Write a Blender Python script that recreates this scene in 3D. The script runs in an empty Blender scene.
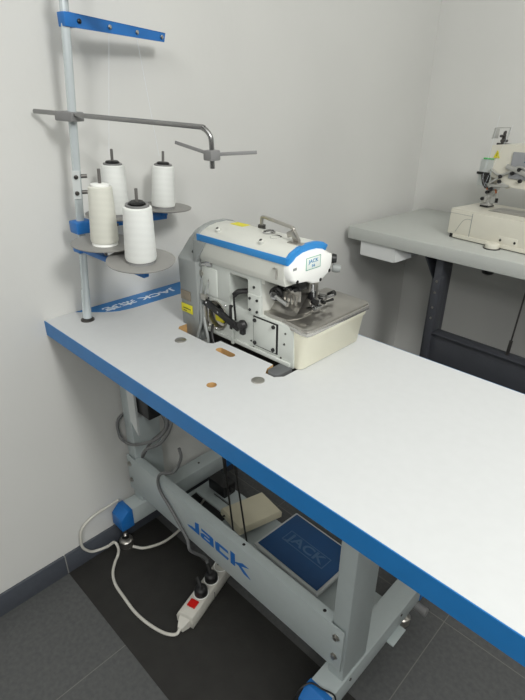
import bpy, bmesh, math, random
from mathutils import Vector as V, Matrix as M4
random.seed(4)
S = bpy.context.scene
COL = S.collection
PI = math.pi

# ---------------------------------------------------------------- camera
cd = bpy.data.cameras.new('camera'); cam = bpy.data.objects.new('camera', cd); COL.objects.link(cam)
R_, U_, F_ = V((0.7137, 0.70043, 0.00532)), V((-0.32024, 0.31953, 0.89182)), V((-0.62296, 0.6382, -0.45235))
m = M4.Identity(4)
for i in range(3):
    m[i][0] = R_[i]; m[i][1] = U_[i]; m[i][2] = -F_[i]
m[0][3], m[1][3], m[2][3] = 1.1146, 0.0, 1.24956
cam.matrix_world = m
cd.sensor_fit = 'HORIZONTAL'; cd.sensor_width = 36; cd.lens = 498.83 / 525 * 36; cd.clip_start = 0.02
S.camera = cam

# ---------------------------------------------------------------- world, light, exposure
S.view_settings.view_transform = 'Standard'; S.view_settings.look = 'None'
S.view_settings.gamma = 1; S.view_settings.use_curve_mapping = False
S.view_settings.exposure = 0.0
w = bpy.data.worlds.new('world'); S.world = w; w.use_nodes = True
w.node_tree.nodes['Background'].inputs[0].default_value = (0.8, 0.9, 1, 1)
w.node_tree.nodes['Background'].inputs[1].default_value = 0.05

def area(name, loc, size, power, target, col=(1, 0.985, 0.955), sy=None):
    l = bpy.data.lights.new(name, 'AREA'); l.energy = power; l.color = col
    l.shape = 'RECTANGLE'; l.size = size; l.size_y = sy or size
    o = bpy.data.objects.new(name, l); COL.objects.link(o); o.location = loc
    o.rotation_euler = (V(target) - V(loc)).to_track_quat('-Z', 'Y').to_euler()
    return o
def globe(name, loc, radius, power, col=(1, 0.985, 0.955)):
    l = bpy.data.lights.new(name, 'POINT'); l.energy = power; l.color = col; l.shadow_soft_size = radius
    o = bpy.data.objects.new(name, l); COL.objects.link(o); o.location = loc
    return o
LAMP_AND_FILL = ((2.08, 0.20, 2.12), (1.90, -1.20, 2.12))
globe('lamp_or_fill_light', LAMP_AND_FILL[0], 0.19, 81, (1, 1, .975))
globe('lamp_or_fill_light', LAMP_AND_FILL[1], 0.19, 52, (1, 1, .975))  # unseen fill light, added to brighten the left wall and table fronts

# ---------------------------------------------------------------- materials
def lin(c):
    return tuple(((x/255)/12.92 if x/255 <= .04045 else (((x/255)+.055)/1.055)**2.4) for x in c) + (1,)
def mat(name, c, rough=.5, metal=0, var=0.0, scale=20, bump=0, bscale=200, alpha=None, spec=.5, trans=0):
    mt = bpy.data.materials.new(name); mt.use_nodes = True
    nt = mt.node_tree; b = nt.nodes['Principled BSDF']; col = lin(c)
    b.inputs['Base Color'].default_value = col; b.inputs['Roughness'].default_value = rough
    b.inputs['Metallic'].default_value = metal; b.inputs['Specular IOR Level'].default_value = spec
    if trans: b.inputs['Transmission Weight'].default_value = trans
    tc = nt.nodes.new('ShaderNodeTexCoord')
    if var:
        n = nt.nodes.new('ShaderNodeTexNoise'); n.inputs['Scale'].default_value = scale; n.inputs['Detail'].default_value = 4
        nt.links.new(tc.outputs['Object'], n.inputs['Vector'])
        r = nt.nodes.new('ShaderNodeValToRGB')
        r.color_ramp.elements[0].position = .3; r.color_ramp.elements[1].position = .7
        r.color_ramp.elements[0].color = tuple(x*(1-var) for x in col[:3])+(1,)
        r.color_ramp.elements[1].color = tuple(min(1, x*(1+var)) for x in col[:3])+(1,)
        nt.links.new(n.outputs['Fac'], r.inputs['Fac']); nt.links.new(r.outputs['Color'], b.inputs['Base Color'])
    if bump:
        n2 = nt.nodes.new('ShaderNodeTexNoise'); n2.inputs['Scale'].default_value = bscale; n2.inputs['Detail'].default_value = 3
        nt.links.new(tc.outputs['Object'], n2.inputs['Vector'])
        bp = nt.nodes.new('ShaderNodeBump'); bp.inputs['Strength'].default_value = bump; bp.inputs['Distance'].default_value = .002
        nt.links.new(n2.outputs['Fac'], bp.inputs['Height']); nt.links.new(bp.outputs['Normal'], b.inputs['Normal'])
    return mt

WALL = mat('painted_plaster', (208, 208, 205), .75, var=.02, scale=3, bump=.15, bscale=60)
WALLD = mat('darkened_wall_plaster', (120, 120, 118), .8, var=.02, scale=3)  # for the unseen walls, darkened to cut bounced light
LAM = mat('white_laminate', (202, 204, 205), .45, var=.012, scale=60)
WOOD = mat('raw_plywood', (188, 150, 98), .7, var=.15, scale=60)
BAND = mat('blue_edge_band', (30, 114, 180), .4, var=.03, scale=30)
BLUE = mat('blue_painted_metal', (30, 108, 182), .4, var=.04, scale=40)
STRIPE = mat('blue_stripe_paint', (44, 132, 200), .35, var=.02)
LBLUE = mat('blue_lettering', (22, 104, 182), .5, var=.02)
LWHITE = mat('white_lettering', (225, 232, 240), .5, var=.02)
CREAM = mat('cream_plastic', (236, 233, 214), .4, var=.01)
BODY = mat('white_machine_enamel', (203, 204, 197), .3, var=.015, scale=15)
BODYG = mat('grey_white_enamel', (196, 200, 195), .35, var=.02, scale=15)
CAPW = mat('bright_white_plastic', (242, 243, 240), .3, var=.01)
GREYP = mat('grey_moulded_plastic', (140, 144, 143), .45, var=.03, scale=30)
PINM = mat('grey_steel_pin', (120, 118, 116), .4, .5, var=.05)
RIMST = mat('polished_steel_rim', (205, 203, 198), .25, .8, var=.05)
TEXTB = mat('pale_blue_print', (70, 140, 185), .5, var=.02)
PADM = mat('dark_grey_rubber', (92, 94, 96), .5, var=.04)
STEEL = mat('brushed_steel', (182, 179, 173), .28, .9, var=.08, scale=25)
CHROME = mat('chrome', (188, 188, 188), .18, 1, var=.03)
RODM = mat('dull_chrome_rod', (150, 150, 150), .25, 1, var=.04)
M2STEEL = mat('satin_silver', (176, 176, 172), .35, .4, var=.06, scale=60)
DSTEEL = mat('dark_steel', (90, 88, 86), .35, .9, var=.1, scale=80)
BLACK = mat('black_plastic', (22, 22, 23), .45, var=.1)
BLACKM = mat('black_enamel', (16, 16, 17), .3, var=.1)
YEL = mat('yellow_label', (214, 205, 40), .5, var=.05)
RIMW = mat('pale_treadle_rim', (196, 200, 200), .45, var=.03)
FRAME = mat('pale_grey_powder_coat', (180, 189, 190), .4, var=.02, scale=40)
DISC = mat('grey_disc_plastic', (142, 141, 138), .55, var=.04)
CLAMP = mat('grey_clamp_plastic', (125, 125, 125), .5, var=.04)
POLE = mat('pale_blue_grey_tube', (200, 208, 211), .25, .3, var=.02)
FLOORP = mat('grey_cable', (112, 113, 114), .5, var=.05)
WCABLE = mat('white_cable', (196, 194, 186), .45, var=.04)
MAT = mat('dark_rubber', (37, 36, 34), .8, var=.15, scale=25, bump=.3)
RED = mat('red_switch', (190, 22, 18), .3, var=.1)
MATBLUE = mat('blue_rubber_mat', (20, 72, 122), .6, var=.05, bump=.3, bscale=500)
MATGREY = mat('faded_grey_relief', (70, 104, 140), .6, var=.05)
PEDAL = mat('beige_pedal_plastic', (206, 200, 176), .5, var=.03)
T2TOP = mat('grey_laminate', (190, 193, 189), .5, var=.015, scale=40)
T2LEG = mat('charcoal_metal', (66, 68, 74), .45, .1, var=.05)
M2 = mat('ivory_enamel', (214, 211, 198), .35, var=.015)
M2G = mat('grey_panel_plastic', (150, 152, 156), .4, var=.03)
M2W = mat('white_drawer_plastic', (215, 217, 216), .5, var=.01)
CLEAR = mat('clear_plastic_guard', (225, 230, 228), .3, trans=.55)
GREEN = mat('green_thread_guide', (80, 190, 100), .5, var=.05)
CEIL = mat('white_ceiling_paint', (235, 235, 232), .8, var=.01)

def thread_mat(name, c):
    mt = bpy.data.materials.new(name); mt.use_nodes = True; nt = mt.node_tree; b = nt.nodes['Principled BSDF']
    b.inputs['Base Color'].default_value = lin(c); b.inputs['Roughness'].default_value = .6
    b.inputs['Sheen Weight'].default_value = .2
    tc = nt.nodes.new('ShaderNodeTexCoord')
    mp = nt.nodes.new('ShaderNodeMapping'); mp.inputs['Rotation'].default_value = (.18, .1, 0)
    wv = nt.nodes.new('ShaderNodeTexWave'); wv.bands_direction = 'Z'; wv.inputs['Scale'].default_value = 26
    wv.inputs['Distortion'].default_value = 1.5; wv.inputs['Detail'].default_value = 2
    nt.links.new(tc.outputs['Object'], mp.inputs['Vector']); nt.links.new(mp.outputs['Vector'], wv.inputs['Vector'])
    r = nt.nodes.new('ShaderNodeValToRGB'); col = lin(c)
    r.color_ramp.elements[0].color = tuple(x*.97 for x in col[:3])+(1,); r.color_ramp.elements[1].color = col
    nt.links.new(wv.outputs['Fac'], r.inputs['Fac']); nt.links.new(r.outputs['Color'], b.inputs['Base Color'])
    bp = nt.nodes.new('ShaderNodeBump'); bp.inputs['Strength'].default_value = .25; bp.inputs['Distance'].default_value = .0005
    w2 = nt.nodes.new('ShaderNodeTexWave'); w2.bands_direction = 'Z'; w2.inputs['Scale'].default_value = 150
    nt.links.new(mp.outputs['Vector'], w2.inputs['Vector'])
    nt.links.new(w2.outputs['Fac'], bp.inputs['Height']); nt.links.new(bp.outputs['Normal'], b.inputs['Normal'])
    return mt
THREAD = thread_mat('wound_white_thread', (224, 226, 223))
THREAD2 = thread_mat('wound_offwhite_thread', (212, 212, 202))

def floor_mat():
    mt = bpy.data.materials.new('grey_floor_tiles'); mt.use_nodes = True; nt = mt.node_tree; b = nt.nodes['Principled BSDF']
    L = nt.links.new
    def mth(op, a, b_=None):
        n = nt.nodes.new('ShaderNodeMath'); n.operation = op
        for i, v in enumerate((a, b_)):
            if v is None: continue
            if isinstance(v, (int, float)): n.inputs[i].default_value = v
            else: L(v, n.inputs[i])
        return n.outputs[0]
    g = nt.nodes.new('ShaderNodeNewGeometry'); sp = nt.nodes.new('ShaderNodeSeparateXYZ'); L(g.outputs['Position'], sp.inputs[0])
    X, Y = sp.outputs['X'], sp.outputs['Y']
    sh = mth('MULTIPLY', mth('GREATER_THAN', Y, .327), .053)
    x = mth('ADD', X, mth('ADD', sh, 6 - .283)); y = mth('ADD', Y, 6 - .327)
    def line(c):
        f = mth('MODULO', c, .603)
        return mth('MAXIMUM', mth('LESS_THAN', f, .0012), mth('GREATER_THAN', f, .6018))
    ln = mth('MAXIMUM', line(x), line(y))
    n = nt.nodes.new('ShaderNodeTexNoise'); n.inputs['Scale'].default_value = 90; n.inputs['Detail'].default_value = 6; L(g.outputs['Position'], n.inputs['Vector'])
    r = nt.nodes.new('ShaderNodeValToRGB'); r.color_ramp.elements[0].position = .3; r.color_ramp.elements[1].position = .7
    r.color_ramp.elements[0].color = lin((72, 73, 74)); r.color_ramp.elements[1].color = lin((85, 86, 86)); L(n.outputs['Fac'], r.inputs['Fac'])
    mx = nt.nodes.new('ShaderNodeMix'); mx.data_type = 'RGBA'; L(ln, mx.inputs['Factor']); L(r.outputs['Color'], mx.inputs['A']); mx.inputs['B'].default_value = lin((108, 107, 104))
    L(mx.outputs['Result'], b.inputs['Base Color']); b.inputs['Roughness'].default_value = .55
    bp = nt.nodes.new('ShaderNodeBump'); bp.inputs['Strength'].default_value = .2; bp.inputs['Distance'].default_value = .001
    L(n.outputs['Fac'], bp.inputs['Height']); L(bp.outputs['Normal'], b.inputs['Normal'])
    return mt
FLOOR = floor_mat()
SKIRT = mat('grey_skirting_tile', (72, 76, 84), .5, var=.06, scale=60)
GROUT = mat('pale_grout', (150, 150, 146), .8, var=.05)

# ---------------------------------------------------------------- mesh helpers
def frame_axes(d):
    d = d.normalized(); a = V((0, 0, 1)) if abs(d.z) < .95 else V((1, 0, 0))
    s = d.cross(a).normalized(); return s, s.cross(d).normalized(), d
class MB:
    def __init__(s): s.bm = bmesh.new()
    def _bev(s, vs, bev, seg=2):
        if bev > 0:
            es = {e for v in vs for e in v.link_edges}
            bmesh.ops.bevel(s.bm, geom=list(es), offset=bev, segments=seg, affect='EDGES', profile=.5, clamp_overlap=True)
    def box(s, a, b, bev=.0, rot=None, piv=None, seg=2):
        a, b = V(a), V(b); c = (a+b)/2; d = b-a
        mt = M4.Translation(c) @ M4.Diagonal((abs(d.x), abs(d.y), abs(d.z), 1))
        if rot is not None: 
            p = V(piv) if piv is not None else c
            mt = M4.Translation(p) @ rot.to_4x4() @ M4.Translation(-p) @ mt
        vs = bmesh.ops.create_cube(s.bm, size=1, matrix=mt)['verts']; s._bev(vs, bev, seg); return s
    def bar(s, p, q, wx, wy, bev=0, up=None):
        p, q = V(p), V(q); d = q-p
        if up is None: s1, s2, dd = frame_axes(d)
        else: dd = d.normalized(); s1 = dd.cross(V(up)).normalized(); s2 = s1.cross(dd).normalized()
        mt = M4((( s1.x*wx, s2.x*wy, d.x, (p.x+q.x)/2), (s1.y*wx, s2.y*wy, d.y, (p.y+q.y)/2), (s1.z*wx, s2.z*wy, d.z, (p.z+q.z)/2), (0, 0, 0, 1)))
        vs = bmesh.ops.create_cube(s.bm, size=1, matrix=mt)['verts']; s._bev(vs, bev); return s
    def cyl(s, p, q, r, r2=None, n=20, bev=0):
        p, q = V(p), V(q); r2 = r if r2 is None else r2
        return s.lathe(p, q-p, [(0, 0), (r, 0), (r2, (q-p).length), (0, (q-p).length)] if not bev else
                       [(0, 0), (r-bev, 0), (r, bev), (r2, (q-p).length-bev), (r2-bev, (q-p).length), (0, (q-p).length)], n)
    def lathe(s, o, axis, prof, n=32):
        s1, s2, d = frame_axes(V(axis)); o = V(o); rings = []
        for (r, h) in prof:
            if r < 1e-6: rings.append([s.bm.verts.new(o+d*h)])
            else: rings.append([s.bm.verts.new(o+d*h+(s1*math.cos(2*PI*k/n)+s2*math.sin(2*PI*k/n))*r) for k in range(n)])
        for A, B in zip(rings, rings[1:]):
            for k in range(n):
                k2 = (k+1) % n
                try:
                    if len(A) == 1 and len(B) > 1: s.bm.faces.new((A[0], B[k], B[k2]))
                    elif len(B) == 1 and len(A) > 1: s.bm.faces.new((A[k], A[k2], B[0]))
                    elif len(A) > 1: s.bm.faces.new((A[k], A[k2], B[k2], B[k]))
                except ValueError: pass
        return s
    def tube(s, pts, r, n=10, smooth=True, cap=True):
        pts = [V(p) for p in pts]
        if smooth and len(pts) > 2:
            P = [pts[0]*2-pts[1]]+pts+[pts[-1]*2-pts[-2]]; out = []
            for i in range(1, len(P)-2):
                for t in range(6):
                    t /= 6; a, b, c, d = P[i-1:i+3]
                    out.append(.5*((2*b)+(c-a)*t+(2*a-5*b+4*c-d)*t*t+(3*b-a-3*c+d)*t**3))
            pts = out+[pts[-1]]
        prev = None; rings = []
        for i, p in enumerate(pts):
            d = (pts[min(i+1, len(pts)-1)]-pts[max(i-1, 0)]).normalized()
            if prev is None: s1, s2, _ = frame_axes(d)
            else:
                s1 = (prev-d*prev.dot(d)).normalized(); s2 = s1.cross(d)
            prev = s1
            rings.append([s.bm.verts.new(p+(s1*math.cos(2*PI*k/n)+s2*math.sin(2*PI*k/n))*r) for k in range(n)])
        for A, B in zip(rings, rings[1:]):
            for k in range(n): s.bm.faces.new((A[k], A[(k+1) % n], B[(k+1) % n], B[k]))
        if cap: s.bm.faces.new(rings[0]); s.bm.faces.new(rings[-1])
        return s
    def prism(s, poly, d, bev=0, seg=2):
        """poly: 3D points of one face; d: extrusion vector"""
        d = V(d); A = [s.bm.verts.new(V(p)) for p in poly]; B = [s.bm.verts.new(V(p)+d) for p in poly]; n = len(poly)
        s.bm.faces.new(A); s.bm.faces.new(B[::-1])
        for k in range(n): s.bm.faces.new((A[k], B[k], B[(k+1) % n], A[(k+1) % n]))
        s._bev(A+B, bev, seg); return s
    def loft(s, rings):
        R = [[s.bm.verts.new(V(p)) for p in r] for r in rings]
        n = len(R[0])
        for A, B in zip(R, R[1:]):
            for k in range(n): s.bm.faces.new((A[k], A[(k+1) % n], B[(k+1) % n], B[k]))
        s.bm.faces.new(R[0]); s.bm.faces.new(R[-1][::-1]); return s
    def xf(s, mt):
        bmesh.ops.transform(s.bm, matrix=mt, verts=s.bm.verts); return s
    def build(s, name, material, parent=None, smooth=True, angle=35):
        bmesh.ops.recalc_face_normals(s.bm, faces=s.bm.faces)
        off = world_loc(parent) if parent is not None else V((0, 0, 0))
        if parent is None:
            xs = [v.co.copy() for v in s.bm.verts]
            mn = V([min(p[i] for p in xs) for i in range(3)]); mxx = V([max(p[i] for p in xs) for i in range(3)])
            off = V(((mn.x+mxx.x)/2, (mn.y+mxx.y)/2, mn.z))
        for v in s.bm.verts: v.co -= off
        me = bpy.data.meshes.new(name); s.bm.to_mesh(me); s.bm.free()
        for mt in (material if isinstance(material, (list, tuple)) else [material]): me.materials.append(mt)
        o = bpy.data.objects.new(name, me); COL.objects.link(o)
        if parent is None: o.location = off
        else: o.parent = parent
        if smooth:
            for p in me.polygons: p.use_smooth = True
            me.set_sharp_from_angle(angle=math.radians(angle))
        return o
def world_loc(o):
    l = o.location.copy()
    while o.parent: o = o.parent; l += o.location
    return l
def tag(o, label, cat, group=None, kind=None):
    o['label'] = label; o['category'] = cat
    if group: o['group'] = group
    if kind: o['kind'] = kind
    return o
def thing(name, label, cat, loc, group=None):
    o = bpy.data.objects.new(name, None); o.empty_display_size = .05; COL.objects.link(o); o.location = loc
    return tag(o, label, cat, group)
def struct(o): o['kind'] = 'structure'; return o
def boolean(o, cutter_mb, op='DIFFERENCE'):
    """cuts in world space; both meshes un-rotated"""
    off = world_loc(o)
    me = bpy.data.meshes.new('cut'); 
    bmesh.ops.recalc_face_normals(cutter_mb.bm, faces=cutter_mb.bm.faces)
    for v in cutter_mb.bm.verts: v.co -= off
    cutter_mb.bm.to_mesh(me); cutter_mb.bm.free()
    c = bpy.data.objects.new('cut', me); COL.objects.link(c)
    par = o.parent; loc = o.location.copy(); o.parent = None; o.location = (0, 0, 0)
    md = o.modifiers.new('b', 'BOOLEAN'); md.object = c; md.operation = op; md.solver = 'EXACT'
    bpy.context.view_layer.update(); dg = bpy.context.evaluated_depsgraph_get()
    nm = bpy.data.meshes.new_from_object(o.evaluated_get(dg)); o.modifiers.clear(); o.data = nm
    o.parent = par; o.location = loc
    bpy.data.objects.remove(c); bpy.data.meshes.remove(me)
    return o
def lettering(text, origin, xdir, ydir, size, material, parent, name='lettering', thick=.0006, bold=0, sx=1, shear=0, space=1.0):
    cu = bpy.data.curves.new(name, 'FONT'); cu.body = text; cu.size = 1; cu.align_x = 'CENTER'; cu.align_y = 'CENTER'
    cu.extrude = .5; cu.offset = bold; cu.shear = shear; cu.space_character = space; cu.resolution_u = 4
    t = bpy.data.objects.new(name, cu); COL.objects.link(t); bpy.context.view_layer.update()
    me = bpy.data.meshes.new_from_object(t.evaluated_get(bpy.context.evaluated_depsgraph_get())); bpy.data.objects.remove(t)
    xd, yd = V(xdir).normalized(), V(ydir).normalized(); zd = xd.cross(yd); o0 = V(origin)-world_loc(parent)
    for v in me.vertices: v.co = o0+xd*v.co.x*size*sx+yd*v.co.y*size+zd*v.co.z*thick
    me.materials.clear(); me.materials.append(material)
    o = bpy.data.objects.new(name, me); COL.objects.link(o); o.parent = parent; return o

# wide italic logo letters, unit height; strokes as convex polygons
LOGO = [
 ('J', [[(0, .12), (.10, 0), (1.0, 0), (1.0, .3), (.42, .3)], [(.68, 0), (1.0, 0), (1.0, 1.25), (.68, 1.1)]]),
 ('a', [[(1.2, .78), (2.0, .78), (2.1, 1.0), (1.2, 1.0)], [(1.85, 0), (2.15, 0), (2.15, .95), (1.85, .95)], [(1.2, .4), (2.0, .4), (2.0, .6), (1.3, .6)],
        [(1.2, 0), (2.0, 0), (2.0, .2), (1.2, .2)], [(1.12, .05), (1.4, .05), (1.4, .55), (1.12, .45)]]),
 ('c', [[(2.35, .75), (3.3, .75), (3.25, 1.0), (2.45, 1.0)], [(2.3, .1), (2.62, .1), (2.62, .9), (2.3, .9)], [(2.35, 0), (3.25, 0), (3.3, .25), (2.35, .25)]]),
 ('k', [[(3.45, 0), (3.77, 0), (3.77, 1.3), (3.45, 1.3)], [(3.7, .42), (4.3, 1.0), (4.75, 1.0), (4.0, .42)], [(3.85, .6), (4.1, .68), (4.85, -.04), (4.4, 0)]]),
]
def logo(origin, xdir, ydir, h, width, material, parent, thick=.0006, shear=.12):
    xd, yd = V(xdir).normalized(), V(ydir).normalized(); zd = xd.cross(yd); k = width/4.85
    for nm, polys in LOGO:
        mb = MB()
        for i, pl in enumerate(polys):
            P = [V(origin)+xd*((x-shear*y)*k)+yd*(y*h) - zd*.0002 for x, y in pl]
            mb.prism(P, zd*(thick+.0002+i*.00002))
        mb.build('letter', material, parent, smooth=False)

# ================================================================= room
RX, RY0, RY1, RZ = 3.6, -1.8, 2.1, 2.7
def slab(name, a, b, mt): return struct(MB().box(a, b).build(name, mt, smooth=False))
slab('floor', (-.1, RY0-.1, -.1), (RX+.1, RY1+.1, 0), FLOOR)
slab('ceiling', (-.1, RY0-.1, RZ), (RX+.1, RY1+.1, RZ+.1), CEIL)
slab('wall_left', (-.1, RY0-.1, 0), (0, RY1+.1, RZ), WALL)
slab('wall_back', (0, RY1, 0), (RX, RY1+.1, RZ), WALL)
slab('wall_right', (RX, RY0-.1, 0), (RX+.1, RY1+.1, RZ), WALLD)
slab('wall_front', (0, RY0-.1, 0), (RX, RY0, RZ), WALLD)
bb = MB(); jt = MB()
y = .327-.603*4
while y < RY1:
    a, b = max(y, RY0)+.0015, min(y+.603, RY1-.008)-.0015
    if b > a: bb.box((0, a, 0), (.008, b, .07), .001)
    y += .603
jt.box((0, RY0, 0), (.006, RY1, .067))
s_ = struct(bb.build('baseboard_left', SKIRT)); g_ = jt.build('grout', GROUT, s_)
bb = MB(); jt = MB(); x = .01
while x < RX-.02:
    b = min(x+.603, RX); bb.box((x+.0015, RY1-.008, 0), (b-.0015, RY1, .07), .001); x += .603
jt.box((.008, RY1-.006, 0), (RX, RY1, .067))
s_ = struct(bb.build('baseboard_back', SKIRT)); jt.build('grout', GROUT, s_)
for LIGHT_POS, lb_ in zip(LAMP_AND_FILL, ('round ceiling lamp fitting on a short stem above the tables', 'added fill light fitting on a short stem behind the camera side')):
    cl = thing('lamp_or_fill_fitting', lb_, 'light', (LIGHT_POS[0], LIGHT_POS[1], RZ))  # the second fitting is made up, it only carries the added fill
    MB().lathe((LIGHT_POS[0], LIGHT_POS[1], RZ), (0, 0, -1), [(0, 0), (.07, 0), (.065, .02), (.008, .025), (.008, .36), (0, .36)], 24).build('lamp_fitting', CAPW, cl)

# rubber mat
tag(MB().box((.009, .327, 0), (1.9, .632, .003), .001).build('floor_mat', MAT), 'flat dark rubber floor mat under the white sewing table', 'mat')

# ================================================================= table 1
T = .78
tb = thing('sewing_table', 'white topped sewing table with blue edge and pale grey steel frame under the overlock machine', 'table', (.55, .63, 0))
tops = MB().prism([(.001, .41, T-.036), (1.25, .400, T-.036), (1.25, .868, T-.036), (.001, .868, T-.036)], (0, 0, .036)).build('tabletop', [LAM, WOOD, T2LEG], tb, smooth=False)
def pill(c, rx, ry, z0, z1, n=24, L=0, ax='x'):
    pts = []
    for k in range(n):
        a = 2*PI*(k+.5)/n; ox = (L/2 if math.cos(a) > 0 else -L/2) if ax == 'x' else 0; oy = (L/2 if math.sin(a) > 0 else -L/2) if ax == 'y' else 0
        pts.append((c[0]+ox+rx*math.cos(a), c[1]+oy+ry*math.sin(a), z0))
    mb = MB(); mb.prism(pts, (0, 0, z1-z0)); return mb
def cut_pts(P): return MB().prism([(x, y, T-.1) for x, y in P], (0, 0, .2))
slot = [(.25, .612), (.258, .604), (.362, .603), (.372, .610), (.374, .629), (.527, .632), (.53, .612), (.540, .597), (.562, .597), (.574, .612), (.574, .80), (.25, .80)]
boolean(tops, cut_pts(slot))
boolean(tops, pill((.421, .601), .0085, .0085, T-.1, T+.1, L=.035, ax='x'))
boolean(tops, pill((.501, .496), .0095, .0095, T-.1, T+.1))
for p in tops.data.polygons:
    c, n = p.center + V((.55, .63, 0)), p.normal
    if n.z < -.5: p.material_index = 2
    elif abs(n.z) < .5 and .42 < c.y < .86 and .01 < c.x < 1.2: p.material_index = 1
bd = MB().prism([(.001, .4085, T-.0364), (1.252, .3984, T-.0364), (1.252, .400, T-.0364), (.001, .4102, T-.0364)], (0, 0, .0361))
bd.box((1.2498, .3995, T-.0364), (1.252, .868, T-.0003)); bd.box((.001, .8678, T-.0364), (1.252, .8695, T-.0003))
bd.build('edge_band', BAND, tb, smooth=False)
strip = MB().prism([(.003, .485, T), (.048, .530, T), (.062, .548, T), (.072, .565, T), (.079, .60, T), (.080, .867, T), (.003, .867, T)], (0, 0, .0006)).build('blue_border_strip', BAND, tb, smooth=False)
lettering('JACK 杰克', (.041, .644, T+.0008), (0, -1, 0), (1, 0, 0), .028, LWHITE, strip, bold=.02, sx=1.66, thick=.0008)
for (x, y) in ((.311, .570), (.55, .567)):
    MB().lathe((x, y, T), (0, 0, 1), [(0, 0), (.0125, 0), (.0125, .0012), (.011, .0022), (0, .0024)]).build('hole_cap', STEEL, tb)
# legs
def rail(name, a, b, bev=.003, mt=FRAME, par=tb): return MB().box(a, b, bev).build(name, mt, par)
LX0, LX1, QX0, QX1 = .014, .056, .765, .803
rail('leg', (LX0, .565, .148), (LX1, .655, T-.036)); rail('leg', (QX0, .565, .148), (QX1, .655, T-.036))
for (x0, x1) in ((.010, .064), (.752, .808)):
    ft = rail('foot', (x0, .525, .092), (x1, .90, .15))
    for yy in (.59, .80): MB().lathe((x1 if x0 > .5 else (x0+x1)/2, yy, .135 if x0 > .5 else .15), (1, 0, 0) if x0 > .5 else (0, 0, 1), [(0, 0), (.004, 0), (.003, .002), (0, .002)], 10).build('screw', DSTEEL, ft)
    cp = MB().prism([(x0-.001, .525, .089), (x0-.001, .525, .152), (x0-.001, .510, .152), (x0-.001, .486, .130), (x0-.001, .484, .089)], (x1-x0+.002, 0, 0), .0012).build('foot_end_cap', BLUE, tb)
    MB().prism([(x0-.001, .90, .089), (x0-.001, .90, .152), (x0-.001, .93, .152), (x0-.001, .955, .128), (x0-.001, .955, .089)], (x1-x0+.002, 0, 0), .0012).build('foot_end_cap', BLUE, tb)
    for yy in ((.503, .88)):
        xc = (x0+x1)/2
        lv = MB().lathe((xc, yy, .003), (0, 0, 1), [(0, 0), (.021, 0), (.021, .022), (.017, .026), (.006, .028), (.006, .092), (0, .092)], 20).build('levelling_foot', STEEL, tb)
        MB().cyl((xc, yy, .034), (xc, yy, .048), .012, n=6).build('nut', CHROME, lv)
    bx = x1+.022 if x0 > .5 else x1
    if x0 > .5:
        cs = MB().box((.806, .742, .0935), (.826, .80, .098), .001).build('side_bracket', FRAME, ft)
        MB().cyl((.80, .885, .085), (.838, .885, .085), .012, n=16, bev=.002).build('bracket_bolt', CLAMP, ft)
# front beam with folded flanges
bmm = MB().box((LX0, .557, .187), (QX1-.004, .5615, .312), .0015)
bmm.box((LX1, .557, .308), (QX0, .582, .3125), .001); bmm.box((LX1, .557, .187), (QX0, .582, .1905), .001)
beam = bmm.build('front_beam', FRAME, tb)
logo((.298, .5568, .2365), (1, 0, 0), (0, 0, 1), .0315, .238, LBLUE, beam, shear=0)
for x in (.028, .782):
    for z in (.285, .225):
        MB().lathe((x, .557, z), (0, -1, 0), [(0, 0), (.0085, 0), (.0085, .002), (.0055, .0025), (.0055, .006), (0, .006)], 6).build('bolt', STEEL, beam)
for x in (.50, .74): MB().lathe((x, .571, .3125), (0, 0, 1), [(0, 0), (.004, 0), (.003, .001), (0, .001)], 12).build('flange_hole', BLACKM, beam)
# pedal cross plate with slots
cp = MB().box((.064, .640, .074), (.752, .85, .080)).build('pedal_cross_plate', FRAME, tb)
for ca, cb in (((.075, .722, .04), (.235, .752, .2)), ((.12, .786, .04), (.20, .794, .2)), ((.40, .665, .04), (.70, .695, .2))): boolean(cp, MB().box(ca, cb))
MB().box((.064, .636, .046), (.752, .640, .080), .001).build('plate_lip', FRAME, cp)
# under-table switch box, fixed to table
sb = MB().box((.156, .522, .55), (.225, .60, T-.036), .004).build('switch_box', BLACK, tb)
MB().prism([(.150, .514, T-.036), (.150, .514, .515), (.178, .514, .485), (.178, .514, T-.036)], (0, .006, 0)).prism([(.150, .514, T-.036), (.150, .514, .515), (.150, .56, .515), (.150, .56, T-.036)], (-.003, 0, 0)).build('mounting_bracket', RIMW, tb)
MB().cyl((.225, .56, .62), (.25, .555, .61), .012, n=14).build('cable_gland', BLACK, sb)
# motor slung under the top
mo = MB().lathe((.42, .72, .655), (1, 0, 0), [(0, 0), (.03, 0), (.034, .01), (.034, .08), (.03, .09), (0, .09)]).box((.43, .69, .68), (.50, .75, T-.036), .003)
mo.build('motor', BLACKM, tb)

# ================================================================= floor items under the table
# blue treadle
tr = thing('foot_treadle', 'large foot treadle with blue rubber mat and pale rim behind the front beam', 'pedal', (.505, .80, .080))
rotp = M4.Translation((.505, .805, .103)) @ M4.Rotation(math.radians(-1), 4, 'Z') @ M4.Rotation(math.radians(-3), 4, 'X')
MB().box((-.118, -.092, -.006), (.118, .092, .006), .005).xf(rotp).build('treadle_plate', RIMW, tr)
tm = MB().box((-.109, -.083, .006), (.109, .083, .009), .001).xf(rotp).build('rubber_mat', MATBLUE, tr)
rim = MB()
for a, b in (((-.074, -.022), (.074, -.0195)), ((-.074, .0195), (.074, .022)), ((-.074, -.022), (-.0715, .022)), ((.0715, -.022), (.074, .022))): rim.box((a[0], a[1], .009), (b[0], b[1], .0096))
rm = rim.xf(rotp).build('relief_border', MATGREY, tr)
rz = (rotp.to_3x3() @ V((1, 0, 0))), (rotp.to_3x3() @ V((0, 1, 0)))
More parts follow.
